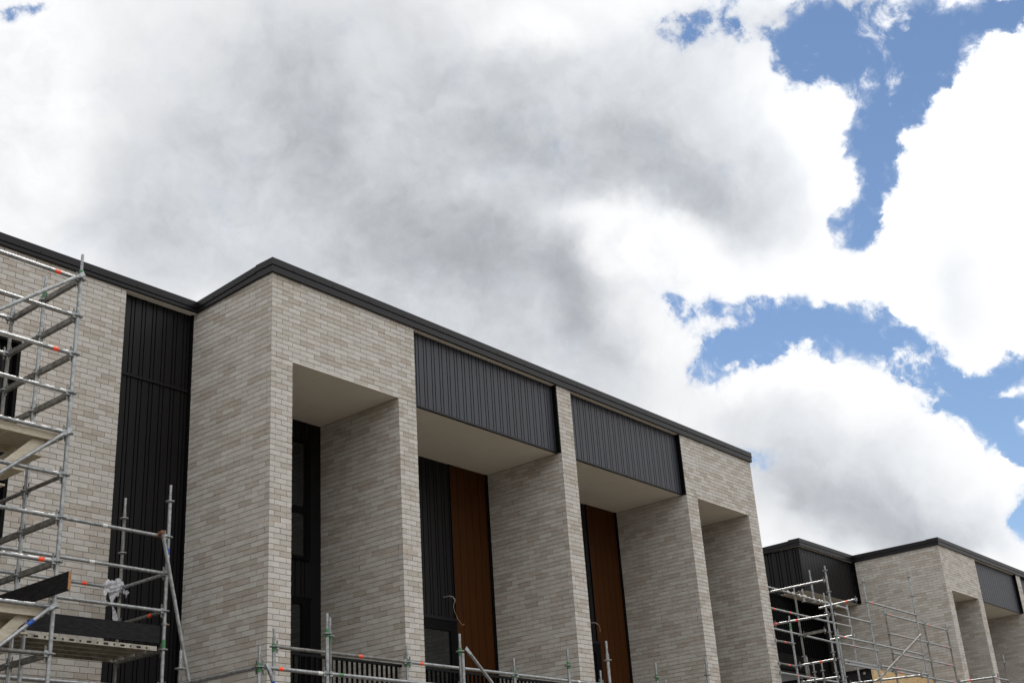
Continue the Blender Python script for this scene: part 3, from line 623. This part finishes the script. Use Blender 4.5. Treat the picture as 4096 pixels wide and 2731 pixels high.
def film():
    rg=random.Random(5); v=[]; f=[]; nu,nv=22,12
    def lump(c,rx,ry,rz,k):
        o=len(v)
        for i in range(nu):
            for j in range(nv):
                a=2*math.pi*i/nu; p=math.pi*(j+.5)/nv; q=1+.22*math.sin(3*a+k)+.18*math.sin(5*p+2*a+k)+rg.uniform(-.035,.035)+.10*math.sin(9*a+4*p)*math.sin(7*p+k)
                v.append((c[0]+rx*q*math.cos(a)*math.sin(p),c[1]+ry*q*math.sin(a)*math.sin(p),c[2]+rz*q*math.cos(p)))
        for i in range(nu):
            for j in range(nv-1):
                i2=(i+1)%nu; f.append((o+i*nv+j,o+i2*nv+j,o+i2*nv+j+1,o+i*nv+j+1))
    def tail(a,b,w_,k,n=14):
        o=len(v)
        for i in range(n):
            t=i/(n-1); ww=w_*(1-.85*t)*(1+.25*math.sin(7*t+k)); c=[a[m]+(b[m]-a[m])*t for m in range(3)]
            for s_ in (-1,-.33,.33,1): v.append((c[0]+s_*ww+.02*math.sin(6*t+k),c[1]+.03*math.sin(9*t+k+2*s_),c[2]+rg.uniform(-.01,.01)))
        for i in range(n-1):
            for j in range(3): q=o+i*4+j; f.append((q,q+1,q+5,q+4))
    lump((-1.62,1.50,5.765),.10,.07,.075,0); lump((-1.51,1.49,5.785),.07,.07,.085,2); lump((-1.57,1.48,5.69),.07,.06,.07,4)
    tail((-1.70,1.48,5.76),(-1.70,1.46,5.47),.05,1); tail((-1.60,1.46,5.66),(-1.54,1.46,5.16),.05,3); tail((-1.46,1.46,5.76),(-1.36,1.45,5.62),.045,5)
    me=bpy.data.meshes.new('film'); me.from_pydata(v,[],f); me.materials.append(M['film']); me.polygons.foreach_set('use_smooth',[True]*len(f))
    o=bpy.data.objects.new('plastic_film',me); C.objects.link(o); o['label']='torn translucent plastic film knotted round a scaffold tube'; o['category']='plastic wrap'
film()
# ---------------------------------------------------------------- low scaffold along the front
SF=empty('scaffold','low galvanised scaffold uprights and guard rails in front of the balconies','scaffold')
F=-1.55; Bk=-.50
front=[(-1.42,F,4.457,[4.205]),(-.28,F,4.994,[4.725,4.205]),(2.375,F,4.98,[4.725,4.205]),(5.04,F,4.989,[4.725,4.205]),(7.67,F,4.979,[4.72,4.2])]
rear=[(-.30,Bk,4.965,[4.72,4.2]),(2.33,Bk,4.97,[4.72,4.2]),(4.92,Bk,4.985,[4.725,4.2]),(7.42,Bk,4.975,[4.73,4.2]),(9.6,Bk,4.956,[4.71])]
for x,y,t,r_ in front+rear: standard(SF,x,y,t,r_)
standard(SF,-.215,F+.02,4.945,[4.70],mk='steel_dark',zmin=2.2,low=False)
standard(SF,5.243,-2.2,5.035,[4.728,4.21],collar='steel'); standard(SF,8.343,-2.2,5.025,[4.72,4.2],collar='steel')
standard(SF,-2.2,-1.0,4.425,[4.205],collar=None,mk='steel_dark')
for (a,b_) in zip(rear[:-1],rear[1:]):
    ledger(SF,(a[0],Bk,4.72),(b_[0],Bk,4.725),tapes={-.30:[(.62,'orange')],2.33:[(.12,'orange')],4.92:[(.72,'whitetape_glint')]}.get(a[0],()),k='steel_dark' if a[0]<0 else 'steel')
for (a,b_) in zip(front[:-1],front[1:]):
    ledger(SF,(a[0],F,4.205),(b_[0],F,4.2),tapes={-1.42:[(.30,'orange'),(.88,'whitetape_glint')],-.28:[(.09,'green')]}.get(a[0],()))
ledger(SF,(-1.42,F,4.205),(-1.42,.45,4.205),k='steel'); 
brace(SF,(-1.33,F-.05,4.23),(-.30,F-.05,1.9),tapes=[(.10,'blue')])
brace(SF,(2.46,F-.05,4.76),(5.0,F-.05,2.65)); brace(SF,(2.35,F-.07,4.79),(2.35,F-.07,2.2))
for x in (-.28,2.35,4.98,7.6): transom(SF,(x,F,3.69),(x,Bk,3.69))
for (a,b_) in zip(rear[:-2],rear[1:-1]):
    for i in range(4): steel_deck(SF,a[0]+.1,b_[0]-.1,F+.04+.25*i,F+.27+.25*i,3.66)
# ---------------------------------------------------------------- scaffold between the two buildings
SR=empty('scaffold','open galvanised scaffold frames with red tape marks between the two brick buildings','scaffold')
def dn(z,n): return [z-.5235*i for i in range(n)]
for x,y,t,r_,k,*zm_ in [(17.84,.5,8.05,dn(7.82,5),'steel_dark'),(16.40,-1.1,8.05,dn(7.94,6),'steel'),(18.53,-1.1,8.04,dn(7.94,6),'steel'),(21.66,-1.1,8.70,dn(8.47,7),'steel'),(21.41,-.35,7.70,dn(7.55,5),'steel_dark'),(24.09,-.35,7.71,dn(7.57,5),'steel_dark'),(25.84,-.35,7.72,dn(7.57,5),'steel_dark'),(21.25,1.6,9.14,[8.75],'steel',8.2),(19.56,.5,8.07,dn(7.55,5),'steel'),(22.51,1.2,8.21,dn(7.57,4),'steel'),(16.12,-.1,6.98,dn(6.84,4),'steel'),(26.53,-1.6,6.70,[6.46,5.96],'steel_dark'),(25.3,-1.6,6.15,[5.96],'steel_dark'),(20.61,1.6,8.52,[8.28],'steel',8.15),(16.72,-.1,6.05,[5.89],'steel_dark'),(20.56,1.6,6.5,[6.22],'steel_dark'),(21.08,1.6,6.51,[6.3],'steel_dark'),(19.72,.35,7.1,dn(6.9,4),'steel')]:
    standard(SR,x,y,t,r_,mk=k,collar='green' if x in (16.12,19.72) else None,zmin=zm_[0] if zm_ else 0)
def LX(x0,z0,x1,z1,y,tp=(),k='steel',**kw): ledger(SR,(x0,y,z0),(x1,y,z1),tapes=[(f,'orange') for f in tp],k=k,**kw)
LX(15.9,7.84,20.9,7.80,.5,(.22,)); t1=LX(15.9,7.31,20.98,7.305,.5,(.13,.3)); LX(15.9,6.81,20.0,6.765,.5,()); LX(16.47,6.90,18.53,6.90,-1.1,()); LX(18.53,7.43,21.66,7.43,-1.1,(.10,))
LX(16.4,6.375,18.53,6.375,-1.1,(.2,)); LX(18.53,6.37,21.66,6.36,-1.1,()); LX(19.8,6.775,22.5,6.79,.5,(.4,)); LX(18.7,5.85,21.66,5.85,-1.1,(.33,))
LX(15.2,5.785,16.12,5.78,-.1,(.6,),k='steel_dark'); LX(15.2,6.31,16.12,6.32,-.1,(.55,),k='steel_dark',h0=True); LX(15.2,5.57,18.3,5.555,-.1,(.3,.48))
for z in (7.56,7.035,6.51,6.01):
    LX(21.41,z,24.09,z+.003,-.35,(.1,) if z>7.5 or z<6.2 else (.35,)); LX(24.09,z,25.84,z,-.35,(.18,) if z>7.5 else (.82,))
LX(25.3,5.955,26.53,5.96,-1.6,(.2,))
brace(SR,(18.25,-1.16,5.46),(21.62,-1.16,6.90),k='steel_dark')
def TY(x,y0,z0,y1,z1,tp=(),k='steel',**kw): ledger(SR,(x,y0,z0),(x,y1,z1),tapes=[(f,'orange') for f in tp],k=k,**kw)
TY(16.4,.6,7.70,-1.08,7.707,h0=False); TY(17.5,-.27,7.295,-1.33,7.335,(.72,),h0=False); TY(16.32,.45,6.89,-1.1,6.865,(.05,.42)); TY(17.9,-.25,6.55,-.93,6.553,(),h0=False); TY(16.2,-.1,5.80,-1.12,5.806,(.6,)); TY(16.4,.0,5.44,-1.05,5.425,()); TY(20.0,.4,5.705,-1.64,5.64,()); TY(25.9,-.33,6.045,-1.6,6.035,(.3,))
transom(SR,(17.88,.49,6.79),(17.88,-.20,6.80))
bm=MB()
for dz in (0,-.075): bm.box((16.6,-1.12,5.80+dz),(18.5,-1.07,5.84+dz),'steel')
bm.box((16.9,-1.115,5.765),(18.5,-1.075,5.80),'steel_dark'); bm.build('lattice_beam',SR)
wt=MB(); rg=random.Random(3)
for i in range(16):
    x=17.3+3.4*rg.random()**.8; s_=rg.uniform(.012,.035); z=7.84-.042*(x-15.9)/5
    wt.tube((x,.5-.03,z+.02),(x+s_*2.2,.5-.02,z+.02-rg.uniform(0,.05)),s_,'whitetape_glint',6)
wt.build('tape_scraps',SR)
# timber framed box behind it
TB=empty('timber_frame','box frame with pale laminated timber beam face and black wrapped side, fixed with bolt plates','timber frame')
b=MB(); b.box((23.62,1.3,5.2),(28.4,1.36,6.515),'yellow'); b.build('beam',TB)
b=MB(); b.box((23.60,1.29,5.2),(23.619,4.2,6.50),'plank'); b.box((23.55,1.32,6.47),(23.599,4.2,6.52),'black'); b.build('side_board',TB)
b=MB()
for x in (23.75,24.6,25.4,26.2,27.0,27.8):
    for z in (6.40,6.12,5.80): b.tube((x,1.292,z),(x,1.299,z),.035,'steel',4)
b2=b
for y in (1.5,):
    for z in (6.40,6.12,5.8): b.tube((23.592,y,z),(23.599,y,z),.05,'steel',4)
b.build('bolt_plates',TB,kind='stuff')
# loose cables
cb=MB(); P0=[(5.97,YB-.01,6.60),(6.00,1.86,6.605),(6.05,1.82,6.59),(6.085,1.80,6.54),(6.085,1.8,6.49)]; cb.path(P0,.011,'conduit',8)
cb.path([(6.085,1.8,6.49),(6.045,1.8,6.44),(6.043,1.8,6.38),(6.07,1.8,6.30),(6.123,1.8,6.22),(6.15,1.8,6.17),(6.184,1.8,6.15),(6.22,1.8,6.11),(6.255,1.8,6.08),(6.29,1.8,6.075),(6.325,1.8,6.095)],.0045,'wire')
o=cb.build('electric_cable'); o['label']='long pale cable dangling over the wider brown cladding strip of the second balcony'; o['category']='cable'
cb=MB(); cb.path([(10.60,YB-.01,6.585),(10.66,1.82,6.58),(10.756,1.8,6.55)],.011,'conduit',8); cb.path([(10.756,1.8,6.55),(10.80,1.8,6.52),(10.827,1.8,6.48),(10.82,1.8,6.39)],.005,'wire')
o=cb.build('electric_cable'); o['label']='short pale cable curling from the narrower brown cladding strip of the third balcony'; o['category']='cable'
cb=MB(); cb.path([(28.66,2.75,6.75),(28.55,2.70,6.98),(28.50,2.62,7.05),(28.55,2.50,7.02),(28.6,2.45,6.9)],.022,'conduit',8)
cb.path([(28.52,2.62,7.05),(28.5,2.45,6.75),(28.5,2.4,6.2)],.022,'conduit',8)
o=cb.build('electric_cable'); o['label']='grey conduit loop sticking out of the farther brick return wall'; o['category']='cable'
